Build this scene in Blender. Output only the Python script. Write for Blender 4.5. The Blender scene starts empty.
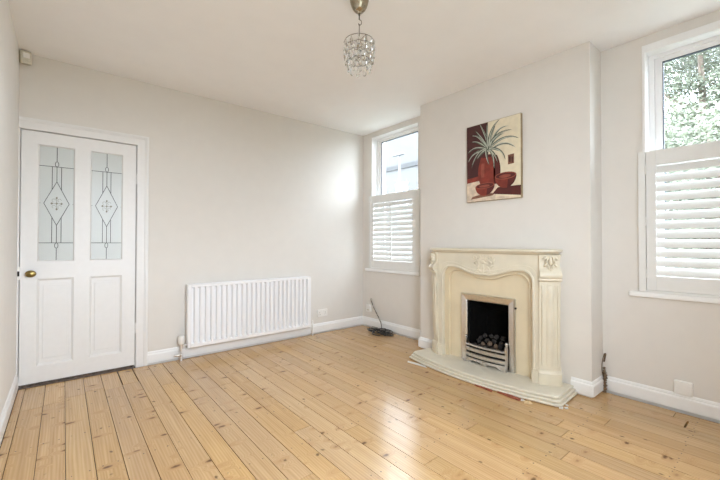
import bpy, bmesh, math, random
from mathutils import Vector, Matrix
random.seed(7)
S = bpy.context.scene
COL = S.collection
PI = math.pi
def R(a): return math.radians(a)

# ------------------------------------------------------------------ materials
def new_mat(name):
    m = bpy.data.materials.new(name); m.use_nodes = True
    nt = m.node_tree
    return m, nt, nt.nodes['Principled BSDF']

def paint(name, col, rough=.6, bump=.02, scale=40, var=.03, metal=0.0, spec=.5, detail=4):
    """a painted / solid surface with a fine procedural unevenness"""
    m, nt, b = new_mat(name)
    N, L = nt.nodes, nt.links
    tc = N.new('ShaderNodeTexCoord')
    n = N.new('ShaderNodeTexNoise'); n.inputs['Scale'].default_value = scale; n.inputs['Detail'].default_value = detail
    L.new(tc.outputs['Object'], n.inputs['Vector'])
    r = N.new('ShaderNodeValToRGB')
    e = r.color_ramp.elements
    e[0].position, e[1].position = .3, .7
    e[0].color = tuple(max(0, c*(1-var)) for c in col)+(1,)
    e[1].color = tuple(min(1, c*(1+var)) for c in col)+(1,)
    L.new(n.outputs['Fac'], r.inputs['Fac']); L.new(r.outputs['Color'], b.inputs['Base Color'])
    b.inputs['Roughness'].default_value = rough; b.inputs['Metallic'].default_value = metal
    b.inputs['Specular IOR Level'].default_value = spec
    if bump:
        bp = N.new('ShaderNodeBump'); bp.inputs['Strength'].default_value = bump; bp.inputs['Distance'].default_value = .01
        L.new(n.outputs['Fac'], bp.inputs['Height']); L.new(bp.outputs['Normal'], b.inputs['Normal'])
    return m

M = {}
M['wall'] = paint('greige_wall_paint', (.715, .685, .642), .75, .03, 9, .012)
M['wall_white'] = paint('pale_wall_paint', (.80, .785, .76), .75, .03, 9, .012)
M['ceiling'] = paint('ceiling_paint', (.89, .885, .89), .8, .02, 6, .01)
M['trim'] = paint('white_gloss_trim', (.84, .84, .835), .35, .02, 25, .012)
M['door'] = paint('white_door_paint', (.77, .76, .745), .4, .02, 25, .012)
M['shutter'] = paint('shutter_white', (.76, .76, .74), .4, .01, 20, .01)
M['upvc'] = paint('white_sash_paint', (.85, .85, .85), .35, .01, 20, .01)
M['radiator'] = paint('radiator_enamel', (.86, .86, .87), .3, .005, 20, .006)
M['plastic'] = paint('white_plastic', (.82, .81, .78), .35, .005, 30, .01)
M['plastic_old'] = paint('yellowed_plastic', (.62, .59, .50), .45, .01, 60, .1)
M['black'] = paint('black_void', (.012, .011, .010), .7, 0, 20, .1)
M['gasket'] = paint('dark_gasket', (.09, .11, .14), .6, 0, 20, .05)
M['stone'] = paint('cream_marble', (.67, .615, .49), .38, .03, 7, .05)
M['stone_panel'] = paint('yellow_cream_marble', (.69, .595, .42), .35, .02, 5, .06)
M['hearth'] = paint('pale_hearth_stone', (.70, .655, .55), .45, .03, 9, .05)
M['chrome'] = paint('brushed_steel', (.80, .79, .77), .28, .01, 60, .05, 1)
M['fret'] = paint('cast_steel_fret', (.60, .57, .52), .32, .03, 50, .08, .9)
M['brass'] = paint('aged_brass', (.24, .17, .06), .32, .02, 60, .2, 1)
M['nickel'] = paint('antique_nickel', (.36, .31, .23), .22, .01, 40, .12, 1)
M['wire'] = paint('dark_lamp_wire', (.12, .105, .085), .4, 0, 40, .1, .8)
M['coal'] = paint('ceramic_coal', (.035, .028, .023), .85, .4, 25, .6)
M['ember'] = paint('ash_brown_coal', (.15, .10, .065), .85, .4, 25, .5)
M['firebox'] = paint('firebox_black', (.004, .0035, .003), .95, .1, 30, .3, 0, .1)
M['lead'] = paint('lead_came', (.045, .045, .045), .45, 0, 60, .1, .3)
M['gold'] = paint('gold_etching', (.24, .22, .17), .45, 0, 60, .1, .2)
M['cable_dark'] = paint('dark_cable', (.025, .024, .024), .45, 0, 80, .2)
M['cable_white'] = paint('pale_cable', (.60, .58, .54), .45, 0, 80, .05)
M['rust'] = paint('brown_perished_tape', (.15, .10, .06), .9, .3, 90, .5)
M['brick'] = paint('red_tile', (.30, .085, .045), .8, .2, 60, .35)
M['threshold'] = paint('worn_dark_threshold', (.12, .085, .065), .7, .2, 40, .6)
M['scrap'] = paint('splintered_wood', (.66, .47, .26), .7, .1, 60, .2)
M['plaster'] = paint('plaster_crumb', (.68, .66, .62), .9, .2, 90, .1)
# picture colours
for n, c in dict(pic_cream=(.74, .66, .49), pic_maroon=(.060, .014, .014), pic_red=(.21, .030, .018), pic_red_dark=(.085, .012, .010),
                 pic_pale=(.66, .54, .42), pic_leaf=(.10, .115, .085), pic_leaf_pale=(.46, .48, .40), pic_brown=(.20, .085, .05),
                 pic_edge=(.30, .22, .12), pic_inner=(.27, .065, .04)).items():
    M[n] = paint(n, c, .6, .02, 22, .22 if n != 'pic_cream' else .06)
# outside
M['leaf_a'] = paint('leaf_green', (.115, .13, .085), .5, 0, 3, .25)
M['leaf_b'] = paint('leaf_pale_green', (.14, .155, .105), .5, 0, 3, .25)
M['leaf_c'] = paint('leaf_deep_green', (.10, .115, .085), .5, 0, 3, .25)
M['bark'] = paint('bark', (.16, .12, .09), .9, .3, 12, .3)
M['ground'] = paint('paved_yard', (.16, .165, .14), .9, .1, 3, .12)
M['render'] = paint('house_render', (.045, .045, .046), .9, .05, 3, .05)
M['slate'] = paint('slate_roof', (.08, .08, .09), .8, .1, 6, .15)
M['post'] = paint('street_post_paint', (.10, .10, .105), .5, 0, 10, .05)

def brick_mat():
    m, nt, b = new_mat('pale_brick')
    N, L = nt.nodes, nt.links
    tc = N.new('ShaderNodeTexCoord'); mp = N.new('ShaderNodeMapping'); mp.inputs['Rotation'].default_value = (R(90), 0, R(90))
    br = N.new('ShaderNodeTexBrick'); br.inputs['Scale'].default_value = 4
    br.inputs['Color1'].default_value = (.070, .066, .063, 1); br.inputs['Color2'].default_value = (.060, .057, .055, 1); br.inputs['Mortar'].default_value = (.085, .083, .081, 1)
    L.new(tc.outputs['Object'], mp.inputs['Vector']); L.new(mp.outputs['Vector'], br.inputs['Vector'])
    L.new(br.outputs['Color'], b.inputs['Base Color']); b.inputs['Roughness'].default_value = .9
    return m
M['house_brick'] = brick_mat()

def glass_thin():
    m = bpy.data.materials.new('window_glass'); m.use_nodes = True
    nt = m.node_tree; N, L = nt.nodes, nt.links
    N.remove(N['Principled BSDF'])
    t = N.new('ShaderNodeBsdfTransparent'); t.inputs[0].default_value = (.96, .97, .97, 1)
    g = N.new('ShaderNodeBsdfGlossy'); g.inputs['Roughness'].default_value = .01
    lw = N.new('ShaderNodeLayerWeight'); lw.inputs[0].default_value = .5
    pw = N.new('ShaderNodeMath'); pw.operation = 'POWER'; pw.inputs[1].default_value = 5; L.new(lw.outputs['Facing'], pw.inputs[0])
    f = N.new('ShaderNodeMath'); f.operation = 'MULTIPLY_ADD'; f.inputs[1].default_value = .9; f.inputs[2].default_value = .04; L.new(pw.outputs[0], f.inputs[0])
    mx = N.new('ShaderNodeMixShader')
    L.new(f.outputs[0], mx.inputs[0]); L.new(t.outputs[0], mx.inputs[1]); L.new(g.outputs[0], mx.inputs[2])
    L.new(mx.outputs[0], N['Material Output'].inputs['Surface'])
    return m
M['glass'] = glass_thin()
def crystal():
    m, nt, b = new_mat('clear_crystal')
    N, L = nt.nodes, nt.links
    n = N.new('ShaderNodeTexNoise'); n.inputs['Scale'].default_value = 90
    bp = N.new('ShaderNodeBump'); bp.inputs['Strength'].default_value = .15; bp.inputs['Distance'].default_value = .002
    L.new(n.outputs['Fac'], bp.inputs['Height']); L.new(bp.outputs['Normal'], b.inputs['Normal'])
    b.inputs['Base Color'].default_value = (.97, .97, .96, 1); b.inputs['Transmission Weight'].default_value = 1
    b.inputs['IOR'].default_value = 1.45; b.inputs['Roughness'].default_value = .03
    return m
M['crystal'] = crystal()
def frosted():
    m = bpy.data.materials.new('frosted_glass'); m.use_nodes = True
    nt = m.node_tree; N, L = nt.nodes, nt.links
    b = N['Principled BSDF']
    n = N.new('ShaderNodeTexNoise'); n.inputs['Scale'].default_value = 220
    tc = N.new('ShaderNodeTexCoord'); L.new(tc.outputs['Object'], n.inputs['Vector'])
    r = N.new('ShaderNodeValToRGB'); r.color_ramp.elements[0].color = (.55, .555, .53, 1); r.color_ramp.elements[1].color = (.62, .625, .60, 1)
    L.new(n.outputs['Fac'], r.inputs['Fac']); L.new(r.outputs['Color'], b.inputs['Base Color'])
    b.inputs['Roughness'].default_value = .28
    t = N.new('ShaderNodeBsdfTranslucent'); t.inputs[0].default_value = (.75, .80, .80, 1)
    mx = N.new('ShaderNodeMixShader'); mx.inputs[0].default_value = .22
    L.new(b.outputs[0], mx.inputs[1]); L.new(t.outputs[0], mx.inputs[2]); L.new(mx.outputs[0], N['Material Output'].inputs['Surface'])
    return m
M['frost'] = frosted()

def wood_floor():
    m, nt, b = new_mat('varnished_pine_boards')
    N, L = nt.nodes, nt.links
    def math_(op, a, c=None, d=None):
        n = N.new('ShaderNodeMath'); n.operation = op
        for i, v in enumerate((a, c, d)):
            if v is None: continue
            if hasattr(v, 'links'): L.new(v, n.inputs[i])
            else: n.inputs[i].default_value = v
        return n.outputs[0]
    geo = N.new('ShaderNodeNewGeometry')
    at = N.new('ShaderNodeAttribute'); at.attribute_name = 'plank'
    sp = N.new('ShaderNodeSeparateXYZ'); L.new(geo.outputs['Position'], sp.inputs[0])
    sc = N.new('ShaderNodeSeparateColor'); L.new(at.outputs['Color'], sc.inputs[0])
    rnd, rnd2, rnd3 = sc.outputs[0], sc.outputs[1], sc.outputs[2]
    def comb(x, y, z):
        c = N.new('ShaderNodeCombineXYZ')
        for i, v in enumerate((x, y, z)):
            if hasattr(v, 'links'): L.new(v, c.inputs[i])
            else: c.inputs[i].default_value = v
        return c.outputs[0]
    X, Y = sp.outputs[0], sp.outputs[1]
    oy = math_('MULTIPLY', rnd, 37.0)
    yy = math_('ADD', Y, oy)
    # knots: cells a board wide, most of them empty
    def knots(sx, sy, lo, hi, keep, seed):
        v = N.new('ShaderNodeTexVoronoi'); v.feature = 'F1'; v.inputs['Scale'].default_value = 1
        wob = N.new('ShaderNodeTexNoise'); wob.inputs['Scale'].default_value = 18
        L.new(geo.outputs['Position'], wob.inputs['Vector'])
        wx = math_('MULTIPLY_ADD', wob.outputs['Fac'], .5, math_('MULTIPLY', X, sx))
        L.new(comb(wx, math_('MULTIPLY', yy, sy), math_('MULTIPLY', rnd2, 60+seed)), v.inputs['Vector'])
        mr = N.new('ShaderNodeMapRange'); mr.interpolation_type = 'SMOOTHSTEP'
        mr.inputs['From Min'].default_value = hi; mr.inputs['From Max'].default_value = lo
        L.new(v.outputs['Distance'], mr.inputs['Value'])
        s2 = N.new('ShaderNodeSeparateColor'); L.new(v.outputs['Color'], s2.inputs[0])
        k = math_('LESS_THAN', s2.outputs[0], keep)
        return math_('MULTIPLY', mr.outputs[0], k), v.outputs['Distance']
    k1, d1 = knots(7.0, 15.0, .06, .23, .28, 1)
    k2, d2 = knots(13, 9, .05, .16, .46, 9)
    halo, _ = knots(7.0, 15.0, .13, .55, .28, 1)
    # grain bent round the knots
    gx = math_('MULTIPLY_ADD', halo, .10, X)
    g1 = N.new('ShaderNodeTexNoise'); g1.inputs['Scale'].default_value = 1; g1.inputs['Detail'].default_value = 5; g1.inputs['Roughness'].default_value = .6
    L.new(comb(math_('MULTIPLY', gx, 42), math_('MULTIPLY', yy, 1.7), math_('MULTIPLY', rnd2, 40)), g1.inputs['Vector'])
    g2 = N.new('ShaderNodeTexWave'); g2.wave_type = 'BANDS'; g2.bands_direction = 'X'; g2.inputs['Scale'].default_value = 1; g2.inputs['Distortion'].default_value = 9
    g2.inputs['Detail'].default_value = 2; g2.inputs['Detail Scale'].default_value = .8
    L.new(comb(math_('MULTIPLY', gx, 22), math_('MULTIPLY', yy, 1.1), math_('MULTIPLY', rnd2, 40)), g2.inputs['Vector'])
    gm = math_('ADD', math_('MULTIPLY', g1.outputs['Fac'], .8), math_('MULTIPLY', g2.outputs['Fac'], .2))
    ramp = N.new('ShaderNodeValToRGB'); e = ramp.color_ramp.elements
    e[0].position, e[1].position = .22, .75
    e[0].color = (.42, .25, .105, 1); e[1].color = (.60, .40, .195, 1)
    L.new(gm, ramp.inputs['Fac'])
    # each board its own tone
    hs = N.new('ShaderNodeHueSaturation')
    L.new(math_('MULTIPLY_ADD', rnd3, .18, .92), hs.inputs['Value']); L.new(math_('MULTIPLY_ADD', rnd, .10, .95), hs.inputs['Saturation'])
    L.new(math_('MULTIPLY_ADD', rnd2, .005, .4965), hs.inputs['Hue'])
    L.new(ramp.outputs['Color'], hs.inputs['Color'])
    def mix(fac, a, col, strength=1.0):
        n = N.new('ShaderNodeMix'); n.data_type = 'RGBA'
        L.new(math_('MULTIPLY', fac, strength), n.inputs['Factor']); L.new(a, n.inputs[6]); n.inputs[7].default_value = col+(1,)
        return n.outputs[2]
    c = mix(halo, hs.outputs['Color'], (.40, .20, .075), .38)
    c = mix(k1, c, (.10, .042, .016), .85)
    c = mix(k2, c, (.075, .04, .02), .8)
    # scuffs and old dark stains
    st = N.new('ShaderNodeTexNoise'); st.inputs['Scale'].default_value = 1; st.inputs['Detail'].default_value = 6; st.inputs['Roughness'].default_value = .7
    L.new(comb(math_('MULTIPLY', X, 16), math_('MULTIPLY', Y, 4.0), 3.0), st.inputs['Vector'])
    sm = N.new('ShaderNodeMapRange'); sm.inputs['From Min'].default_value = .66; sm.inputs['From Max'].default_value = .78
    L.new(st.outputs['Fac'], sm.inputs['Value'])
    c = mix(sm.outputs[0], c, (.20, .115, .06), .55)
    L.new(c, b.inputs['Base Color'])
    rr = N.new('ShaderNodeTexNoise'); rr.inputs['Scale'].default_value = 5; rr.inputs['Detail'].default_value = 5
    L.new(geo.outputs['Position'], rr.inputs['Vector'])
    L.new(math_('MULTIPLY_ADD', rr.outputs['Fac'], .16, .12), b.inputs['Roughness'])
    b.inputs['Specular IOR Level'].default_value = .5
    bp = N.new('ShaderNodeBump'); bp.inputs['Strength'].default_value = .05; bp.inputs['Distance'].default_value = .003
    L.new(gm, bp.inputs['Height'])
    bp2 = N.new('ShaderNodeBump'); bp2.inputs['Strength'].default_value = .10; bp2.inputs['Distance'].default_value = .02
    L.new(rr.outputs['Fac'], bp2.inputs['Height']); L.new(bp.outputs['Normal'], bp2.inputs['Normal'])
    L.new(bp2.outputs['Normal'], b.inputs['Normal'])
    return m
M['floor'] = wood_floor()

# ------------------------------------------------------------------ mesh helpers
class MB:
    def __init__(self): self.bm = bmesh.new(); self.mi = 0
    def _mark(self, faces):
        for f in faces: f.material_index = self.mi
        return faces
    def face(self, pts):
        return self._mark([self.bm.faces.new([self.bm.verts.new(p) for p in pts])])
    def box(self, x0, x1, y0, y1, z0, z1, bev=0, mat=None):
        x0, x1 = sorted((x0, x1)); y0, y1 = sorted((y0, y1)); z0, z1 = sorted((z0, z1))
        r = bmesh.ops.create_cube(self.bm, size=1)
        vs = r['verts']
        for v in vs:
            v.co = Vector(((x0+x1)/2+v.co.x*(x1-x0), (y0+y1)/2+v.co.y*(y1-y0), (z0+z1)/2+v.co.z*(z1-z0)))
            if mat: v.co = mat @ v.co
        fs = set(f for v in vs for f in v.link_faces)
        self._mark(fs)
        if bev:
            es = list(set(e for v in vs for e in v.link_edges))
            r = bmesh.ops.bevel(self.bm, geom=es, offset=bev, segments=2, profile=.5, affect='EDGES')
            self._mark(r['faces'])
        return self
    def prism(self, poly, f0, f1):
        """poly: 2D points, f0/f1: functions 2D -> 3D for the two end caps"""
        a = [self.bm.verts.new(f0(*p)) for p in poly]; b = [self.bm.verts.new(f1(*p)) for p in poly]
        n = len(poly); fs = []
        fs.append(self.bm.faces.new(a)); fs.append(self.bm.faces.new(b[::-1]))
        for i in range(n): fs.append(self.bm.faces.new([a[i], b[i], b[(i+1) % n], a[(i+1) % n]]))
        self._mark(fs); return self
    def loft(self, rings, closed=True, caps=True):
        rv = [[self.bm.verts.new(p) for p in r] for r in rings]; fs = []
        n = len(rings[0])
        for i in range(len(rv)-1):
            for j in range(n if closed else n-1):
                k = (j+1) % n
                fs.append(self.bm.faces.new([rv[i][j], rv[i][k], rv[i+1][k], rv[i+1][j]]))
        if caps:
            fs.append(self.bm.faces.new(rv[0][::-1])); fs.append(self.bm.faces.new(rv[-1]))
        self._mark(fs); return self
    def tube(self, pts, r, seg=8, closed=False, caps=True):
        pts = [Vector(p) for p in pts]; n = len(pts)
        rad = r if isinstance(r, (list, tuple)) else [r]*n
        up = None; rings = []
        for i, p in enumerate(pts):
            a = pts[(i-1) % n] if (closed or i > 0) else p; b = pts[(i+1) % n] if (closed or i < n-1) else p
            t = (b-a)
            if t.length < 1e-9: t = Vector((0, 0, 1))
            t.normalize()
            if up is None: up = Vector((0, 0, 1)) if abs(t.z) < .9 else Vector((1, 0, 0))
            s = t.cross(up)
            if s.length < 1e-6: s = t.orthogonal()
            s.normalize(); up = s.cross(t).normalized()
            rings.append([p+(s*math.cos(k*2*PI/seg)+up*math.sin(k*2*PI/seg))*rad[i] for k in range(seg)])
        if closed: rings.append(rings[0]); 
        if closed:
            rv = [[self.bm.verts.new(p) for p in r_] for r_ in rings[:-1]]; fs = []
            for i in range(n):
                for j in range(seg):
                    k = (j+1) % seg; i2 = (i+1) % n
                    fs.append(self.bm.faces.new([rv[i][j], rv[i][k], rv[i2][k], rv[i2][j]]))
            self._mark(fs); return self
        return self.loft(rings, True, caps)
    def lathe(self, prof, c, seg=24, axis='Z'):
        """prof: (radius, height) from bottom to top"""
        c = Vector(c); rings = []
        for r, h in prof:
            ring = []
            for k in range(seg):
                a = k*2*PI/seg; v = (max(r, 1e-4)*math.cos(a), max(r, 1e-4)*math.sin(a), h)
                if axis == 'Y': v = (v[0], -v[2], v[1])
                elif axis == 'X': v = (-v[2], v[0], v[1])
                ring.append(c+Vector(v))
            rings.append(ring)
        return self.loft(rings)
    def ball(self, c, rx, ry, rz, mat=None, sub=2):
        r = bmesh.ops.create_icosphere(self.bm, subdivisions=sub, radius=1)
        for v in r['verts']:
            q = Vector((v.co.x*rx, v.co.y*ry, v.co.z*rz))
            if mat: q = mat @ q
            v.co = Vector(c)+q
        self._mark(set(f for v in r['verts'] for f in v.link_faces)); return self
    def build(self, name, mats, parent=None, smooth=False, fix=True, origin=None):
        if fix: bmesh.ops.recalc_face_normals(self.bm, faces=self.bm.faces)
        me = bpy.data.meshes.new(name)
        if parent is not None:
            off = Vector((0, 0, 0)); p = parent
            while p: off += p.location; p = p.parent
        elif origin is not None: off = Vector(origin)
        else:
            vs = [v.co for v in self.bm.verts]
            lo = [min(v[i] for v in vs) for i in range(3)]; hi = [max(v[i] for v in vs) for i in range(3)]
            off = Vector(((lo[0]+hi[0])/2, (lo[1]+hi[1])/2, lo[2]))
        for v in self.bm.verts: v.co -= off
        self.bm.to_mesh(me); self.bm.free()
        for m in (mats if isinstance(mats, (list, tuple)) else [mats]): me.materials.append(m)
        if smooth:
            me.polygons.foreach_set('use_smooth', [True]*len(me.polygons))
            if smooth != 'all': me.set_sharp_from_angle(angle=R(smooth if smooth is not True else 40))
        o = bpy.data.objects.new(name, me); COL.objects.link(o)
        if parent is not None: o.parent = parent
        else: o.location = off
        return o

def tag(o, label, cat, group=None, kind=None):
    o['label'] = label; o['category'] = cat
    if group: o['group'] = group
    if kind: o['kind'] = kind
    return o
def structure(o, label=None):
    o['kind'] = 'structure'
    if label: o['label'] = label
    return o
def thing(name, loc, label=None, cat=None, group=None, kind=None):
    o = bpy.data.objects.new(name, None); COL.objects.link(o); o.location = loc; o.empty_display_size = .1
    if label: o['label'] = label
    if cat: o['category'] = cat
    if group: o['group'] = group
    if kind: o['kind'] = kind
    return o

# ------------------------------------------------------------------ room dimensions (metres; corner of back and window wall = origin)
W, D, H = 3.466, 4.10, 2.60
BD, B0, B1 = .232, 1.238, 2.856          # chimney breast depth and ends
WT = .26                                 # outer wall thickness

# ---- floor: boards running away from the door wall
fl = MB()
plank = fl.bm.loops.layers.float_color.new('plank')
joints = {5: [-.455], 6: [-.415], 2: [-.50], 3: [-.44], 4: [-.40], 1: [-.52], 0: [-.55], 28: [-3.36], 24: [-2.05], 22: [-2.93], 20: [-3.02, -1.2], 12: [-1.9], 9: [-1.05], 15: [-2.6, -.8], 17: [-1.75], 26: [-.9], 8: [-.62], 10: [-2.3], 13: [-.7]}
wide = {22: .0055, 18: .0045, 8: .004, 14: .004, 26: .004}
def slab(x0, x1, y0, y1):
    n0 = len(fl.bm.faces)
    fl.mi = 0
    fl.box(x0, x1, y0, y1, -.022, 0)
    fl.bm.faces.ensure_lookup_table()
    c = (random.random(), random.random(), random.random(), 1)
    for f in fl.bm.faces[n0:]:
        for l in f.loops: l[plank] = c
nails = []
xs = [-3.450] + [-3.408+.1165*k for k in range(0, 30)]
for k in range(len(xs)):
    a = xs[k]; b_ = xs[k+1] if k+1 < len(xs) else -.032
    if b_ > -.032: b_ = -.032
    if b_-a < .02: continue
    g = wide.get(k, random.choice((.0022, .003, .0034, .0042)))
    js = sorted(joints.get(k, [-random.uniform(.6, 3.6)]), reverse=True)
    ys = [-.032] + js + [-D+.004]
    for i in range(len(ys)-1):
        gg = (.009 if k == 28 else .0015) if i else 0
        gi = .015 if (k == 6 and i == 0) else g
        slab(a+gi/2, b_-gi/2, ys[i+1]+.0015, ys[i]-gg)
    for j in range(9):
        y = -.22-.455*j+random.uniform(-.008, .008)
        for fx in (.22, .78): nails.append((a+(b_-a)*fx+random.uniform(-.004, .004), y))
fl.mi = 1
fl.box(-W, 0, -D, 0, -.06, -.030)
for x, y in nails:
    r_ = random.uniform(.003, .0046)
    fl.face([(x+r_*math.cos(a*PI/3), y+r_*math.sin(a*PI/3), .0004) for a in range(6)])
floor = structure(fl.build('floor', [M['floor'], M['black']], origin=(0, 0, 0)))

# ---- walls, ceiling
structure(MB().box(-W-.15, WT, -D-.15, .12, H, H+.12).build('ceiling', M['ceiling'], origin=(0, 0, 0)))
DX0, DX1, DZ = -3.456, -2.685, 2.006      # door opening
w = MB()
w.box(DX1+.004, WT, 0, .12, -.06, H); w.box(-W, DX1+.004, 0, .12, DZ+.004, H); w.box(-W-.15, -W, 0, .12, -.06, H)
structure(w.build('wall_back', M['wall'], origin=(0, 0, 0)))
structure(MB().box(-W-.15, -W, -D-.15, 0, -.06, H).build('wall_left', M['wall_white'], origin=(0, 0, 0)))

def wall_with_holes(x0, x1, ya, yb, holes, z0=-.06):
    """slab between ya > yb with rectangular holes (y_left, y_right, z_bottom, z_top), in order of falling y"""
    m = MB(); y = ya
    for (h0, h1, b0, t0) in holes:
        m.box(x0, x1, h0, y, z0, H); m.box(x0, x1, h1, h0, z0, b0); m.box(x0, x1, h1, h0, t0, H); y = h1
    m.box(x0, x1, yb, y, z0, H)
    return m
L_ = (-.180, -1.005, .74, 2.535); R_ = (-3.132, -3.932, .74, 2.475)
structure(wall_with_holes(0, WT, 0, -D, [L_, R_]).build('wall_right', M['wall'], origin=(0, 0, 0)))
# wall behind the camera, with an unseen opening added to let in fill daylight
m = MB()
FX0, FX1, FZ0, FZ1 = -3.10, -1.85, .75, 2.25
m.box(-W, FX0, -D-.15, -D, -.06, H); m.box(FX1, WT, -D-.15, -D, -.06, H); m.box(FX0, FX1, -D-.15, -D, -.06, FZ0); m.box(FX0, FX1, -D-.15, -D, FZ1, H)
structure(m.build('wall_front', M['wall_white'], origin=(0, 0, 0)))
# chimney breast: face with a fire opening, two returns
m = MB()
hu0, hu1 = -2.09-.215, -2.09+.215
m.box(-BD, -BD+.05, -B1, hu0, -.06, H); m.box(-BD, -BD+.05, hu1, -B0, -.06, H)
m.box(-BD, -BD+.05, hu0, hu1, .64, H); m.box(-BD, -BD+.05, hu0, hu1, -.06, .02)
m.box(-BD+.05, 0, -B0-.05, -B0, -.06, H); m.box(-BD+.05, 0, -B1, -B1+.05, -.06, H)
structure(m.build('wall_chimney', M['wall'], origin=(0, 0, 0)))
# hall beyond the frosted door
m = MB()
m.box(-4.3, 0.2, 1.25, 1.35, -.06, H); m.box(-4.4, -4.3, .12, 1.35, -.06, H); m.box(-4.3, .2, .12, 1.25, -.10, -.06); m.box(-4.3, -1.2, .12, 1.25, H, H+.1)
structure(m.build('wall_hall', M['wall_white'], origin=(0, 0, 0)))

# ---- skirting boards (moulded top, dark gap over the boards)
SK = [(0, .014), (.017, .014), (.017, .085), (.015, .092), (.010, .097), (.010, .104), (.006, .113), (.002, .117), (0, .117)]
def skirting(name, p0, p1, nrm, m0=0, m1=0, mat='trim'):
    """p0->p1 along the wall foot; nrm into the room; m0/m1: +1 lengthens / -1 shortens with depth (mitres)"""
    p0, p1, nrm = Vector(p0), Vector(p1), Vector(nrm); t = (p1-p0).normalized()
    m = MB() if not isinstance(name, MB) else name
    m.loft([[p0+nrm*d+Vector((0, 0, z))-t*d*m0 for d, z in SK], [p1+nrm*d+Vector((0, 0, z))+t*d*m1 for d, z in SK]])
    return m
structure(skirting('', (-2.592, 0, 0), (0, 0, 0), (0, -1, 0), 0, -1).build('baseboard_back', M['trim']))
structure(skirting('', (0, 0, 0), (0, -B0, 0), (-1, 0, 0), -1, -1).build('baseboard_alcove', M['trim']))
m = skirting('', (0, -B0, 0), (-BD, -B0, 0), (0, 1, 0), -1, 1)
skirting(m, (-BD, -B0, 0), (-BD, -1.40, 0), (-1, 0, 0), 1, 0)
skirting(m, (-BD, -2.72, 0), (-BD, -B1, 0), (-1, 0, 0), 0, 1)
skirting(m, (-BD, -B1, 0), (0, -B1, 0), (0, -1, 0), 1, -1)
structure(m.build('baseboard_chimney', M['trim']))
structure(skirting('', (0, -B1, 0), (0, -D, 0), (-1, 0, 0), -1, 0).build('baseboard_right', M['trim']))
structure(skirting('', (-W, -D, 0), (-W, -.018, 0), (1, 0, 0), 0, 0).build('baseboard_left', M['trim']))

# ------------------------------------------------------------------ door
door = structure(thing('door_1', ((DX0+DX1)/2, 0, 0), None), 'white panelled door with two frosted leaded panes')
yF, yB = -.004, .036                      # faces of the door leaf
x0, x1 = DX0+.006, DX1-.005; zb, zt = .022, DZ-.006
m = MB()
GL, GR = (-3.352, -3.123), (-3.020, -2.789)
PZ0, PZ1, GZ0, GZ1 = .15, .835, .972, 1.902
for a, b_ in ((x0, GL[0]), (GL[1], GR[0]), (GR[1], x1)): m.box(a, b_, yF, yB, zb, zt)
for a, b_ in (GL, GR):
    m.box(a, b_, yF, yB, zb, PZ0); m.box(a, b_, yF, yB, PZ1, GZ0); m.box(a, b_, yF, yB, GZ1, zt)
m.build('door_leaf', M['door'], door)
def frame_mould(m, a, b_, z0, z1, y0, y1, wd):
    """sloped moulding round an opening, from the face y0 down to y1 over width wd"""
    o = [(a, z0), (b_, z0), (b_, z1), (a, z1)]; i = [(a+wd, z0+wd), (b_-wd, z0+wd), (b_-wd, z1-wd), (a+wd, z1-wd)]
    for k in range(4):
        l = (k+1) % 4
        m.face([(o[k][0], y0, o[k][1]), (o[l][0], y0, o[l][1]), (i[l][0], y1, i[l][1]), (i[k][0], y1, i[k][1])])
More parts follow.
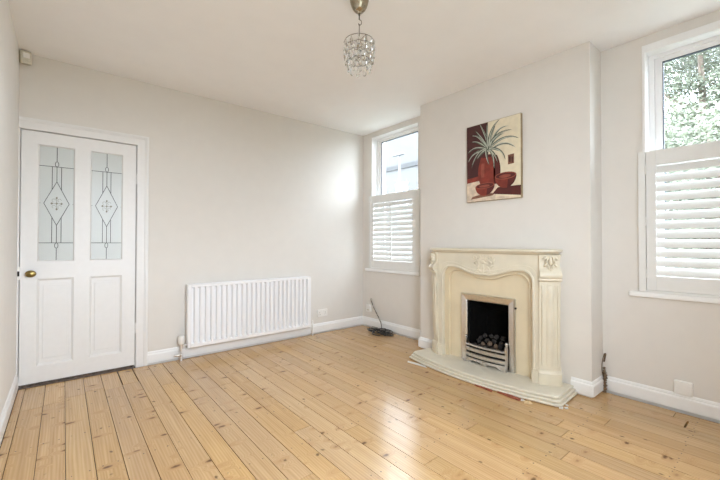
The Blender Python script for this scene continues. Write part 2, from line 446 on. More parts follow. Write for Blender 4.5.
for a, b_ in (GL, GR):
    m = MB()
    m.box(a, b_, .014, .020, PZ0, PZ1)
    frame_mould(m, a, b_, PZ0, PZ1, -.0035, .014, .016)
    m.box(a+.035, b_-.035, .009, .015, PZ0+.05, PZ1-.05, .004)
    m.build('door_panel', M['door'], door, fix=False)
    m = MB(); frame_mould(m, a, b_, GZ0, GZ1, -.0035, .010, .009)
    m.build('glazing_bead', M['door'], door, fix=False)
    g = MB().box(a, b_, .010, .016, GZ0, GZ1).build('glass_pane', M['frost'], door)
    # leaded design
    cx = (a+b_)/2; hw = (b_-a)/2; yy = .0088; rr = .0021
    m = MB()
    def ln(p, q, r=rr): m.tube([(cx+p[0], yy, p[1]), (cx+q[0], yy, q[1])], r, 5)
    z1, z0 = GZ1, GZ0; zc = 1.438
    ztop, zbot = z1-.166, z0+.148
    ln((-hw, ztop), (-.012, ztop)); ln((.012, ztop), (hw, ztop)); ln((-hw, zbot), (-.012, zbot)); ln((.012, zbot), (hw, zbot))
    ln((0, z1), (0, ztop+.045)); ln((0, z0), (0, zbot-.045))
    for zz, s in ((ztop+.022, 1), (zbot-.022, -1)):
        m.tube([(cx+.011*math.cos(t*PI/6), yy, zz+.021*math.sin(t*PI/6)) for t in range(12)], rr, 5, closed=True)
    dh, dw = .177, .079
    dia = [(0, zc+dh), (dw, zc), (0, zc-dh), (-dw, zc)]
    for k in range(4): ln(dia[k], dia[(k+1) % 4])
    for s in (1, -1):
        ze = ztop if s > 0 else zbot
        ln((0, zc+s*dh), (0, ze))
        for q in (-.029, .029):
            ln((q, ze), (q, zc+s*.112))
        ln((-.029, ze), (.029, ze))
    ln((-hw, zc), (-dw-.02, zc), .0011); ln((dw+.02, zc), (hw, zc), .0011)
    m.build('leading', M['lead'], g)
    m = MB()
    for k in range(4):
        t = k*PI/2
        m.ball((cx+.030*math.cos(t), yy, zc+.045*math.sin(t)), .0075, .001, .010, sub=1)
        for s in (-1, 1):
            cxx, czz = cx+s*.020*(1 if k % 2 else .9), zc+.026*(1 if k < 2 else -1)
            if k in (0, 2): m.tube([(cxx+.011*math.cos(q*PI/5), yy, czz+.012*math.sin(q*PI/5)) for q in range(8)], .0013, 5)
    m.box(cx-.040, cx+.040, yy-.0008, yy+.0008, zc-.0014, zc+.0014); m.box(cx-.0014, cx+.0014, yy-.0008, yy+.0008, zc-.055, zc+.055)
    m.ball((cx, yy, zc), .007, .001, .009, sub=1)
    m.build('rosette', M['gold'], g)
# knob: oval brass with rose
k = MB()
kx, kz = -3.386, .880
k.lathe([(.021, 0), (.021, .004), (.012, .007), (.009, .022), (.012, .028), (.024, .036), (.0275, .046), (.024, .056), (.013, .061), (.0, .062)], (kx, yF, kz), 28, 'Y')
kb = k.bm
for v in kb.verts: v.co.x = kx+(v.co.x-kx)*1.22
k.build('door_handle', M['brass'], door, smooth=True)['label'] = 'oval aged brass door knob'
for zz in (1.695, .352):
    m = MB(); m.lathe([(.0065, -.045), (.0065, -.002), (.004, -.001), (.004, .001), (.0065, .002), (.0065, .045)], (DX1+.001, -.010, zz), 10)
    m.ball((DX1+.001, -.010, zz+.046), .005, .005, .005, sub=1)
    m.box(DX1-.022, DX1+.016, -.0075, -.004, zz-.045, zz+.045)
    m.build('hinge', M['door'], door, smooth=30)
m = MB(); m.box(-W+.001, DX0+.006, -.006, .0, .835, .935); m.build('keep', M['plastic'], door)
m = MB(); m.box(-W+.002, DX0+.004, -.0072, -.0045, .862, .900); m.build('latch_slot', M['black'], door)
# architrave: moulded strip up the hinge side and over the head
AP = [(0, 0), (0, -.014), (.003, -.017), (.060, -.017), (.063, -.022), (.070, -.023), (.073, -.027), (.087, -.027), (.092, -.021), (.092, 0)]
m = MB()
m.loft([[(DX1+.003+d, y, 0) for d, y in AP], [(DX1+.003+d, y, DZ+.001+d*.95) for d, y in AP]])
m.loft([[(-W+.001, y, DZ+.001+d*.95) for d, y in AP], [(DX1+.003+d, y, DZ+.001+d*.95) for d, y in AP]])
m.box(-W, DX0, 0, .10, 0, DZ); m.box(-W+.001, DX1+.003, .0, .10, DZ, DZ+.006); m.box(DX1+.0005, DX1+.004, .001, .10, 0, DZ)
m.box(DX0, DX1, .038, .060, DZ-.03, DZ); m.box(DX0-.004, DX0+.018, .038, .060, .02, DZ); m.box(DX1-.015, DX1, .038, .060, .02, DZ)
structure(m.build('trim_1', M['door']), 'white moulded architrave round the door')
m = MB(); m.box(DX0, DX1, -.035, .11, -.02, .006, .003); m.box(DX0+.02, DX1-.02, .0, .09, .006, .014, .003)
structure(m.build('trim_2', M['threshold']), 'worn dark wooden threshold under the door')

# ------------------------------------------------------------------ windows
def window(n, hole, sx, label, trim=False, gl=None):
    y0, y1, z0, z1 = hole
    t = structure(thing('window_%d' % n, (sx, (y0+y1)/2, z0), None), label)
    # box frame lining the recess
    m = MB(); d0, d1 = sx-.01, sx+.08
    m.box(d0, d1, y0-.035, y0, z0, z1); m.box(d0, d1, y1, y1+.035, z0, z1); m.box(d0+.001, d1-.001, y1+.035, y0-.035, z1-.028, z1-.0005); m.box(d0+.001, d1-.001, y1+.035, y0-.035, z0+.0005, z0+.04)
    m.build('window_frame', M['upvc'], t)
    zm = 1.70
    for nm, xa, za, zb_ in (('upper_sash', sx+.006, zm-.02, z1-.028), ('lower_sash', sx-.004+.042, z0+.04, zm+.02)):
        s = MB(); xb = xa+.034; st = .042
        s.box(xa, xb, y0-.035-st, y0-.035, za, zb_, .003); s.box(xa, xb, y1+.035, y1+.035+st, za, zb_, .003)
        s.box(xa+.001, xb-.001, y1+.035+st, y0-.035-st, zb_-.030, zb_); s.box(xa+.001, xb-.001, y1+.035+st, y0-.035-st, za, za+.04)
        so = s.build(nm, M['upvc'], t)
        g = MB(); ya, yb = y0-.035-st, y1+.035+st; zt_, zl = zb_-.030, za+.04
        for a, b_, c, d in ((ya-.006, ya, zl, zt_), (yb, yb+.006, zl, zt_), (yb, ya, zt_-.007, zt_), (yb, ya, zl, zl+.006)): g.box(xa+.004, xa+.022, b_, a, c, d)
        g.build('gasket', M['gasket'], so)
        MB().box(xa+.014, xa+.018, yb, ya, zl, zt_).build('glass_pane', M['glass'], so)
    # painted reveal
    m = MB()
    m.box(.001, d0, y0-.004, y0-.0003, z0, z1-.0003); m.box(.001, d0, y1+.0003, y1+.004, z0, z1-.0003); m.box(.0015, d0-.0005, y1+.004, y0-.004, z1-.004, z1-.0006)
    m.build('reveal', M['trim'], t)
    # sill board
    m = MB(); m.box(-.036, d0, y1-.085 if n == 2 else y1-.04, y0+.10, .742, .777, .006)
    m.build('window_sill', M['trim'], t)
    if trim:
        m = MB(); m.box(-.014, .001, y0-.001, y0+.018, z0+.9, z1+.052, .002); m.box(-.014, .001, y1, y0, z1-.002, z1+.052, .002); m.box(-.014, .001, y1-.018, y1+.001, z0+.9, z1+.052, .002)
        m.build('window_casing', M['trim'], t)
    return t
window(1, L_, .095, 'tall sash window in the alcove beyond the chimney breast')
window(2, R_, .085, 'tall sash window with trees outside, at the right edge', True)

def shutter(y0, y1, ztop, ly0, ly1, label):
    """cafe shutter over the lower half of a window: outer frame, one hinged panel, louvres and a tilt rod"""
    t = thing('plantation_shutter', (-.01, (y0+y1)/2, .777), label, 'shutter', 'cafe shutters over the lower window halves')
    z0, z1 = .778, ztop; fw = .042
    m = MB(); xa, xb = -.030, .030
    m.box(xa, xb, y0-fw, y0, z0, z1, .003); m.box(xa, xb, y1, y1+fw, z0, z1, .003); m.box(xa+.002, xb-.002, y1+fw, y0-fw, z0, z0+.014)
    m.build('outer_frame', M['shutter'], t)
    m = MB(); pa, pb = -.024, .008; p0, p1 = y0-fw-.003, y1+fw+.003
    m.box(pa, pb, ly0, p0, z0+.016, z1, .002); m.box(pa, pb, p1, ly1, z0+.016, z1, .002)
    lz0, lz1 = .893, z1-.102
    m.box(pa+.001, pb-.001, ly1, ly0, z0+.016, lz0, .002); m.box(pa+.001, pb-.001, ly1, ly0, lz1, z1-.001, .002)
    m.build('panel_frame', M['shutter'], t)
    n = 12; pit = (lz1-lz0)/n; tilt = R(61); hl = .032
    first = None
    for i in range(n):
        zc = lz0+pit*(i+.5)
        if first is None:
            m = MB(); prof = []
            for q in range(16):
                a = q*PI/8
                u, v = hl*math.cos(a), .0048*math.sin(a)
                prof.append((u*math.cos(tilt)-v*math.sin(tilt), u*math.sin(tilt)+v*math.cos(tilt)))
            m.loft([[(-.008+px, ly0-.001, zc+pz) for px, pz in prof], [(-.008+px, ly1+.001, zc+pz) for px, pz in prof]])
            first = m.build('louvre', M['shutter'], t, smooth=50)
        else:
            c = first.copy(); c.location = (0, 0, pit*i); c.parent = t; COL.objects.link(c)
    yc = (ly0+ly1)/2
    MB().box(-.040, -.030, yc-.006, yc+.006, lz0+.02, lz1-.012, .002).build('tilt_rod', M['shutter'], t)
    for zz in (z0+.13, (z0+z1)/2, z1-.13):
        h = MB(); h.lathe([(.005, -.03), (.005, .03)], (-.033, y0-fw-.0015, zz), 8); h.box(-.0325, -.030, y0-fw-.014, y0-fw+.011, zz-.03, zz+.03)
        h.build('hinge', M['shutter'], t)
    return t
shutter(-.152, -1.045, 1.748, -.232, -.930, 'white half-height louvred shutter in the far alcove window')
shutter(-3.090, -3.975, 1.768, -3.190, -3.862, 'white half-height louvred shutter at the right edge of the room')

# ------------------------------------------------------------------ radiator
rx0, rx1, rz0, rz1 = -2.270, -.893, .105, .718
rad = thing('radiator', ((rx0+rx1)/2, -.06, 0), 'long white panel radiator with vertical ribs under plain wall', 'radiator')
m = MB()
n = 25; e0 = .030; pw = (rx1-rx0-2*e0)/n
yf, yr = -.104, -.066                      # ridge and channel faces
cols = [(rx0, -.050), (rx0, -.094), (rx0+.006, -.100), (rx0+e0-.004, -.100)]
kinds = [0, 0, 0, 0]
for i in range(n):
    xa = rx0+e0+i*pw
    for q, kd in ((.02, 0), (.09, 1), (.54, 1), (.61, 0)): cols.append((xa+q*pw, yf)); kinds.append(kd)
cols += [(rx1-e0+.006, -.100), (rx1-.006, -.100), (rx1, -.094), (rx1, -.050)]; kinds += [0]*4
rows = [(rz0, -.012, 0), (rz0+.010, 0, 0), (rz0+.040, 0, 0), (rz0+.055, 0, 1), (rz1-.040, 0, 1), (rz1-.026, 0, 0), (rz1-.008, 0, 0), (rz1, -.014, 0)]
grid = []
for z, din, dep in rows:
    r_ = []
    for (x, y), kd in zip(cols, kinds):
        yy = y
        if kd and dep: yy = yr
        elif y < -.06: yy = y-din
        r_.append((x, yy, z))
    grid.append(r_)
m.loft(grid, closed=False, caps=False)
m.face([(c[0], c[1], rz1) for c in ((rx0, -.050), (rx0, -.086), (rx1, -.086), (rx1, -.050))])
m.face([(c[0], c[1], rz0) for c in ((rx0, -.050), (rx0, -.088), (rx1, -.088), (rx1, -.050))])
m.box(rx0, rx1, -.052, -.046, rz0, rz1)
m.build('front_panel', M['radiator'], rad, smooth=35)
for xb in (rx0+.18, rx1-.18): MB().box(xb-.02, xb+.02, -.048, -.001, rz0+.05, rz1-.06).build('bracket', M['radiator'], rad)
m = MB(); m.box(rx0+.03, rx1-.03, -.085, -.050, rz1-.002, rz1+.004, .002); m.build('top_seam', M['radiator'], rad)
# thermostatic valve at the door end
vx, vy = rx0-.050, -.075
v = MB(); v.lathe([(.010, -.118), (.010, -.095), (.013, -.094), (.013, -.085), (.0085, -.084), (.0085, 0), (.0115, .002), (.0115, .012), (.016, .014), (.016, .040), (.012, .042)], (vx, vy, .118), 14)
v.tube([(vx, vy, .140), (vx+.026, vy, .140), (rx0+.004, vy, .140)], [.010, .008, .008], 10)
v.box(rx0-.020, rx0-.008, vy-.012, vy+.012, .128, .152, .003)
valve = v.build('valve', M['chrome'], rad, smooth=40)
v = MB(); v.lathe([(.018, 0), (.025, .003), (.025, .022), (.0265, .024), (.0265, .066), (.022, .076), (.008, .079)], (vx, vy, .158), 20)
v.build('thermostat_head', M['plastic'], valve, smooth=40)
v = MB(); v.tube([(vx, vy+.004, .055), (vx-.034, vy+.004, .055), (vx-.055, vy+.006, .056)], [.011, .013, .007], 10); v.ball((vx, vy, .055), .016, .016, .016)
v.build('pipe_elbow', M['chrome'], valve, smooth=40)
# lockshield at the other end
lx = rx1+.036
v = MB(); v.lathe([(.0085, -.118), (.0085, -.01), (.012, -.008), (.012, .026), (.009, .030), (.009, .058), (.004, .062)], (lx, -.072, .118), 12)
v.tube([(lx, -.072, .135), (rx1-.004, -.072, .135)], .008, 10)
v.build('lockshield', M['plastic'], rad, smooth=40)

# ------------------------------------------------------------------ sockets
def socket_plate(name, x, z, wd, ht, label):
    t = thing(name, (x, 0, z-ht/2), label, 'socket')
    MB().box(x-wd/2, x+wd/2, -.014, -.0, z-ht/2, z+ht/2, .003).build('plate', M['plastic'], t)
    return t
s = socket_plate('power_socket', -.675, .242, .147, .088, 'white double power socket on the wall right of the radiator')
for q in (-.036, .036):
    MB().box(-.675+q*.45-.006, -.675+q*.45+.006, -.018, -.013, .256, .275, .0015).build('rocker_switch', M['plastic'], s)
    m = MB(); xx = -.675+q*1.15
    m.box(xx-.0025, xx+.0025, -.0146, -.0138, .243, .252); m.box(xx-.013, xx-.007, -.0146, -.0138, .222, .227); m.box(xx+.007, xx+.013, -.0146, -.0138, .222, .227)
    m.build('pin_holes', M['black'], s)
t = thing('telephone_socket', (0, -.135, .20), 'small white wall box low in the far corner beside the black cable', 'socket')
MB().box(-.030, 0, -.178, -.098, .196, .288, .006).build('box', M['plastic'], t)
MB().box(-.0315, -.029, -.158, -.118, .215, .232).build('faceplate_slot', M['plastic_old'], t)
t = thing('blanking_plate', (0, -3.322, .13), 'square white blank plate straddling the skirting of the right wall', 'socket')
MB().box(-.030, 0, -3.368, -3.276, .118, .206, .003).build('plate', M['plastic'], t)
for yy in (-3.292, -3.352):
    MB().lathe([(.0035, 0), (.0035, .0012)], (-.030, yy, .162), 10, 'X').build('screw', M['chrome'], t)

# ------------------------------------------------------------------ cable in the corner
def wig(pts, k=8):
    out = []
    P = [Vector(p) for p in pts]
    for i in range(len(P)-1):
        a, b_, c, d = P[max(i-1, 0)], P[i], P[i+1], P[min(i+2, len(P)-1)]
        for j in range(k):
            t = j/k
            out.append(.5*((2*b_)+(c-a)*t+(2*a-5*b_+4*c-d)*t*t+(3*b_-a-3*c+d)*t**3))
    out.append(P[-1]); return out
rng = random.Random(3)
cab = thing('cable_coil', (-.15, -.50, 0), 'tangled black cable coil lying on the boards in the far corner', 'cable')
pts = []
for i in range(44):
    a = i*.62; rr = .6+.4*math.sin(i*1.7)+rng.uniform(-.12, .12)
    pts.append((-.165+.12*rr*math.cos(a)+.02*math.sin(i*.37), -.52+.20*rr*math.sin(a)+.03*math.cos(i*.53), .006+.042*abs(math.sin(i*.41))*rng.uniform(.3, 1)))
pts += [(-.14, -.50, .012), (-.07, -.44, .015), (-.034, -.41, .05), (-.024, -.37, .12), (-.024, -.295, .21), (-.024, -.235, .285), (-.02, -.205, .335), (-.012, -.175, .365), (-.001, -.170, .372)]
MB().tube(wig(pts, 5), .0050, 6).build('flex', M['cable_dark'], cab, smooth='all')
pts = []
for i in range(20):
    a = i*.66+1; rr = .7+.3*math.sin(i*1.3)
    pts.append((-.15+.080*rr*math.cos(a), -.52+.15*rr*math.sin(a), .010+.045*abs(math.sin(i*.57+1))))
MB().tube(wig(pts, 5), .0034, 6).build('flex', M['cable_dark'], cab, smooth='all')
m = MB(); pts = []
for i in range(36):
    t_ = i/35; z = .10+.27*t_; yb = -.385+.205*t_; xb = -.026
    pts.append((xb+.009*math.cos(i*.9), yb+.009*math.sin(i*.9), z))
m.tube(wig([(-.16, -.50, .02), (-.08, -.45, .010), (-.04, -.415, .04)]+pts+[(-.014, -.185, .385), (-.012, -.20, .37), (-.02, -.205, .345)], 3), .0034, 5)
m.build('twisted_lead', M['cable_white'], cab, smooth='all')['label'] = 'pale lead twisted round the black cable'

# ------------------------------------------------------------------ perished pipe in the corner beside the breast
pp = thing('pipe_stub', (-.03, -2.885, 0), 'brown peeling cable stub in the corner right of the chimney breast', 'pipe')
MB().tube(wig([(-.034, -2.874, .0), (-.035, -2.880, .04), (-.030, -2.874, .08), (-.026, -2.880, .11), (-.020, -2.872, .14), (-.012, -2.870, .165), (-.010, -2.868, .18)], 5), [(.013 if i < 22 else .008)+.006*math.sin(i*2.3) for i in range(31)], 7).build('wrapping', M['rust'], pp, smooth='all')
MB().tube(wig([(-.012, -2.868, .22), (-.010, -2.873, .255), (-.022, -2.880, .285), (-.042, -2.874, .27), (-.046, -2.866, .22), (-.044, -2.864, .16), (-.036, -2.872, .11)], 5), [.0062 if i < 14 else .0026 for i in range(31)], 6).build('wire_loop', M['rust'], pp, smooth='all')

# ------------------------------------------------------------------ alarm sensor
s = thing('motion_sensor', (-3.437, -.038, 2.50), 'small yellowed alarm sensor high in the left corner', 'sensor')
rot = Matrix.Translation((-3.432, -.036, 2.548)) @ Matrix.Rotation(R(22), 4, 'Z') @ Matrix.Rotation(R(10), 4, 'X') @ Matrix.Rotation(R(-6), 4, 'Y')
m = MB(); m.box(-.033, .033, -.022, .018, -.048, .048, .007, rot); m.build('housing', M['plastic_old'], s)
m = MB(); m.box(-.020, .020, -.026, -.021, -.004, .034, .004, rot); m.build('lens', M['plastic'], s)
m = MB(); m.box(-.024, .018, .014, .036, -.02, .02, 0, rot); m.build('bracket', M['black'], s)

# ------------------------------------------------------------------ fireplace (u to the right along the breast, w out into the room)
FY = -2.09
def F(u, w_, z): return Vector((-BD-w_, FY-u, z))
HZ = .062
# hearth: bowed slab of three steps
def hearth_plan(g):
    """outline shrunk by g from the lowest step"""
    hw = .705-g; fr = .355-g; pts = [(-hw+.10+g*0, 0.003), ]
    pts = [(-.66+g, .019), (-hw, .30-g*.4)]
    N_ = 22
    for i in range(N_+1):
        u = -hw+.02+(2*hw-.04)*i/N_
        pts.append((u, fr+.098*(1-(u/hw)**2)))
    pts += [(hw, .30-g*.4 + .02), (.69-g, .019)]
    return pts
hearth = thing('hearth', F(0, .22, 0), 'pale bowed stone hearth with stepped edge under the fireplace', 'hearth')
m = MB()
for g, za, zb_ in ((0, .002, .0205), (.014, .0205, .0405), (.028, .0405, HZ)):
    P = hearth_plan(g)
    # rounded nose: three rings per step
    rings = []
    for dz, dg in ((0, .009), (.005, .002), (.009, 0), (zb_-za-.004, 0), (zb_-za, .004)):
        Q = hearth_plan(g+dg); rings.append([F(u*(.984 if u > 0 else 1), w_, za+dz) for u, w_ in Q])
    m.loft(rings)
m.build('slab', M['hearth'], hearth)

sur = thing('fire_surround', F(0, .1, HZ), 'cream carved fireplace surround standing against the chimney breast', 'fireplace')
BW = .108                                 # front of the marble back panel
m = MB()                                   # back panel with fire opening
ou = .20
for a, b_, c, d in ((-.47, -ou, HZ, .99), (ou, .47, HZ, .99), (-ou, ou, .61, .99)):
    m.prism([(a, c), (b_, c), (b_, d), (a, d)], lambda u, z: F(u, .002, z), lambda u, z: F(u, BW, z))
m.build('back_panel', M['stone_panel'], sur)['label'] = 'yellower cream marble back panel'

def arch_edge(ui, zs, r, zc, n=14):
    """left foot up, round shoulder, serpentine lintel with a drop in the middle, down to the right foot"""
    left = [(-ui, HZ), (-ui, zs-r*1.1)]
    for i in range(1, 7):
        a = PI-i*(PI/2)/6
        left.append((-ui+r+r*math.cos(a), zs-r*1.1+1.1*r*math.sin(a)))
    u0 = -ui+r
    for i in range(1, n+1):
        t = i/n; u = u0*(1-t)
        s = .5-.5*math.cos(PI*min(1, t*1.08))
        z = zs-(zs-zc)*s + .006*math.sin(t*PI*2)*(1 if t < .5 else .4)
        left.append((u, z))
    return left+[(-u, z) for u, z in left[-2::-1]]
def arch_board(edge, hw, ztop, w0, w1, mat, name, parent):
    """inverted-U board whose inner edge is 'edge'"""
    m = MB()
    outer = []
    n = len(edge)
    # outer point for every inner point, so the face is a clean strip of quads
    for u, z in edge:
        if abs(u) >= abs(edge[0][0])-1e-6 and z < .8: outer.append((math.copysign(hw, u), z))
        else: outer.append(None)
    idx = [i for i, o in enumerate(outer) if o is None]
    for i in idx: outer[i] = (edge[i][0]*hw/abs(edge[0][0]), ztop)
    outer[idx[0]] = (-hw, ztop); outer[idx[-1]] = (hw, ztop)
    for i in range(n-1):
        a, b_, c, d = edge[i], edge[i+1], outer[i+1], outer[i]
        m.face([F(*a[:1], w1, a[1]), F(b_[0], w1, b_[1]), F(c[0], w1, c[1]), F(d[0], w1, d[1])])
        m.face([F(a[0], w0, a[1]), F(b_[0], w0, b_[1]), F(b_[0], w1, b_[1]), F(a[0], w1, a[1])])
        m.face([F(d[0], w0, d[1]), F(c[0], w0, c[1]), F(c[0], w1, c[1]), F(d[0], w1, d[1])])
    # feet and beads
    bmesh.ops.remove_doubles(m.bm, verts=m.bm.verts, dist=1e-5)
    return m
E1 = arch_edge(.430, .908, .085, .852)
E2 = arch_edge(.385, .872, .085, .815)
m = arch_board(E2, .47, .97, BW-.001, BW+.028, None, '', None)
m.tube([F(u, BW+.027, z) for u, z in E2], .007, 8)
m.build('inner_slip', M['stone_panel'], sur, smooth=35)
m = arch_board(E1, .480, 1.034, BW, BW+.066, None, '', None)
m.tube([F(u, BW+.064, z) for u, z in E1], .011, 8)
E1b = [(u*1.06, z+.034 if z > .8 else z) for u, z in E1]
m.tube([F(u, BW+.064, z) for u, z in E1b[1:-1]], .005, 6)
frieze = m.build('frieze', M['stone'], sur, smooth=35)
# jamb feet
for s in (-1, 1):
    m = MB(); pl = [(s*.422, BW), (s*.422, BW+.085), (s*.474, BW+.085), (s*.474, BW)]
    m.prism(pl, lambda u, w_: F(u, w_, HZ), lambda u, w_: F(u, w_, .150))
    pl2 = [(s*.425, BW), (s*.425, BW+.078), (s*.474, BW+.078), (s*.474, BW)]
    m.prism(pl2, lambda u, w_: F(u, w_, .150), lambda u, w_: F(u, w_, .162))
    m.build('jamb_block', M['stone'], sur)
# carved cartouche on the frieze: shell fan, scrolls, leaves and drops
def rotp(a): return Matrix.Rotation(a, 4, 'X')
m = MB(); wz = BW+.068
def petal(u, z, lu, lz, th, ang):
    # ellipsoid lying on the frieze, long axis turned by ang in the u/z plane
    mt = Matrix.Rotation(ang, 3, 'X').to_4x4()
    m.ball(F(u, wz-.003, z), th*.62, lu, lz, mt, 2)
for i in range(7):
    a = (i-3)*R(25)
    petal(.040*math.sin(a), .962+.030*math.cos(a), .0075, .027, .013, a)
petal(0, .958, .022, .018, .018, 0)
for s in (-1, 1):
    m.tube([F(s*(.055+.026*math.cos(t)*(1-t/9)), wz+.004, .945+.026*math.sin(t)*(1-t/9)) for t in [q*.5 for q in range(13)]], [.0075-.0004*q for q in range(13)], 7)
    m.tube([F(s*(.074+.020*math.cos(t)*(1-t/9)), wz+.004, .990+.020*math.sin(t)*(1-t/9)) for t in [q*.5 for q in range(13)]], [.006-.0003*q for q in range(13)], 7)
    petal(s*.096, .965, .008, .028, .010, s*R(28)); petal(s*.088, .926, .007, .026, .010, s*R(62)); petal(s*.050, .907, .008, .024, .011, -s*R(40))
    petal(s*.030, .880, .009, .022, .012, s*R(58)); petal(s*.058, .866, .008, .020, .011, s*R(75)); petal(s*.028, 1.006, .007, .018, .010, s*R(50))
petal(0, .915, .012, .026, .014, 0); petal(0, .872, .010, .024, .014, 0)
m.build('carved_cartouche', M['stone'], frieze, smooth='all')
# splayed pilasters with corbel profile
A_, B_ = Vector((.475, .185)), Vector((.592, .098))
T_ = (B_-A_).normalized(); Nn = Vector((-T_.y, T_.x)); Nn = Nn if Nn.y > 0 else -Nn
def pil_section(z, o, s, ex=0, bulge=.010):
    pts = [(A_.x-.003, .0)]
    for i in range(9):
        t = i/8; p = (A_-T_*ex).lerp(B_+T_*ex, t)+Nn*(o+bulge*(1-(2*t-1)**2)); pts.append((p.x, p.y))
    pts.append((.553+ex, .0))
    return [F(s*u, max(w_, .0), z) for u, w_ in pts]
prof = [(.170, .000), (.30, .002), (.50, .006), (.70, .012), (.80, .018), (.832, .020)]
for s in (-1, 1):
    m = MB(); m.loft([pil_section(z, o, s) for z, o in prof])
    p = m.build('pilaster', M['stone'], sur, smooth=30)
    m = MB(); m.loft([pil_section(z, o, s, ex, .016) for z, o, ex in ((HZ, .014, .006), (.066, .016, .007), (.148, .016, .007), (.156, .011, .005), (.166, .009, .004), (.172, .002, .001))])
    m.build('base_block', M['stone'], p, smooth=30)
    m = MB(); m.loft([pil_section(z, o, s, ex, .014) for z, o, ex in ((.832, .020, .001), (.838, .030, .006), (.846, .036, .008), (.856, .034, .007), (.862, .042, .004), (.872, .050, .003), (.888, .052, .003), (.902, .044, .002), (.918, .026, .001), (.940, .012, 0), (.965, .008, 0), (1.00, .012, 0), (1.020, .020, .002), (1.034, .026, .004))])
    cap = m.build('capital', M['stone'], p, smooth=40)
    # flutes on the shaft: two outer fillets and one broad reed
    m = MB()
    for t0, t1, th in ((.08, .17, .011), (.83, .92, .011), (.30, .70, .014)):
        rings = []
        for z, o in [(.20, .000)]+[(z, o) for z, o in prof[1:-1]]+[(.812, .019)]:
            ring = []
            for q in range(9):
                tt = t0+(t1-t0)*q/8; pr = A_.lerp(B_, tt)+Nn*(o+.010*(1-(2*tt-1)**2)+th*math.sin(PI*q/8)*(1 if .20 < z < .812 else .2)-.001)
                ring.append(F(s*pr.x, pr.y, z))
            for q in (8, 0):
                tt = t0+(t1-t0)*q/8; pr = A_.lerp(B_, tt)-Nn*.004; ring.append(F(s*pr.x, pr.y, z))
            rings.append(ring)
        m.loft(rings)
    m.build('fluting', M['stone'], p, smooth=40)
    # acanthus on the capital
    m = MB(); cmid = (A_+B_)/2
    def leafb(t, z, o, lu, lz, th, ang):
        pr = A_.lerp(B_, t)+Nn*o; yaw = math.atan2(Nn.x*s, Nn.y)
        mt = Matrix.Rotation(yaw, 4, 'Z') @ Matrix.Rotation(ang, 4, 'X')
        m.ball(F(s*pr.x, pr.y, z), th, lu, lz, mt, 2)
    for t, z, lu, lz, ang in ((.5, .985, .013, .034, 0), (.33, .990, .009, .030, .35), (.67, .990, .009, .030, -.35), (.22, 1.005, .009, .016, .8), (.78, 1.005, .009, .016, -.8), (.40, .945, .009, .024, -.25), (.60, .945, .009, .024, .25), (.5, .925, .010, .020, 0), (.28, .958, .008, .018, .7), (.72, .958, .008, .018, -.7)):
        leafb(t, z, .030 if z > .95 else .030, lu, lz, .024, ang*s)
    for t in (.27, .73): leafb(t, 1.012, .036, .012, .012, .012, 0)
    m.build('acanthus_leaves', M['stone'], cap, smooth='all')
# mantel shelf with bullnose and under-moulding
def shelf_plan(g):
    half = [(0, .232), (.15, .232), (.30, .232), (.42, .233), (.475, .234), (.512, .226), (.552, .202), (.586, .168), (.606, .135), (.607, .098), (.592, .05), (.575, .002)]
    c = []
    for u, w_ in half:
        d = Vector((u, w_)); k = 1
        uu = u-(g if u > .57 else g*max(0, (u-.45))/.12 if u > .45 else 0); ww = max(.002, w_-(g if u < .57 else g*.6) if w_ > .06 else w_)
        c.append((uu, ww))
    return [(-u, w_) for u, w_ in c[::-1]][:-1]+c
m = MB(); rings = []
for z, g in ((1.030, .052), (1.034, .044), (1.040, .028), (1.048, .018), (1.052, .016), (1.053, .006), (1.057, .001), (1.063, 0), (1.069, .001), (1.0735, .006)):
    rings.append([F(u, w_, z) for u, w_ in shelf_plan(g)])
m.loft(rings)
m.build('mantel_shelf', M['stone'], sur, smooth=30)

# ---- gas fire insert
fire = thing('gas_fire', F(0, BW, HZ), 'gas fire with wide brushed steel frame set in the surround', 'fire')
m = MB()
o_, i_ = (-.256, .256, HZ+.001, .664), (-.196, .196, HZ+.001, .603)
f0, f1, f2 = BW+.002, BW+.012, BW+.020
oq = [(o_[0], o_[2]), (o_[0], o_[3]), (o_[1], o_[3]), (o_[1], o_[2])]; iq = [(i_[0], i_[2]), (i_[0], i_[3]), (i_[1], i_[3]), (i_[1], i_[2])]
mo = [((a[0]*.86+b_[0]*.14), (a[1]*.86+b_[1]*.14) if k in (1, 2) else a[1]) for k, (a, b_) in enumerate(zip(oq, iq))]
mi_ = [((a[0]*.12+b_[0]*.88), (a[1]*.12+b_[1]*.88) if k in (1, 2) else a[1]) for k, (a, b_) in enumerate(zip(oq, iq))]
strips = [(oq, f0), (oq, f1), (mo, f2+.004), (mi_, f2-.004), (iq, f1-.004), (iq, f0-.03)]
for (qa, wa), (qb, wb) in zip(strips[:-1], strips[1:]):
    for k in range(3): m.face([F(qa[k][0], wa, qa[k][1]), F(qa[k+1][0], wa, qa[k+1][1]), F(qb[k+1][0], wb, qb[k+1][1]), F(qb[k][0], wb, qb[k][1])])
m.build('steel_frame', M['chrome'], fire)
m = MB()                                   # firebox (tapering back), floor and back
a = [(-.197, HZ), (.197, HZ), (.197, .604), (-.197, .604)]; b_ = [(-.150, HZ), (.150, HZ), (.150, .50), (-.150, .50)]
for k in range(4):
    l = (k+1) % 4; m.face([F(a[k][0], BW-.028, a[k][1]), F(a[l][0], BW-.028, a[l][1]), F(b_[l][0], -.15, b_[l][1]), F(b_[k][0], -.15, b_[k][1])])
m.face([F(u, -.15, z) for u, z in b_])
m.build('firebox', M['firebox'], fire, fix=False)
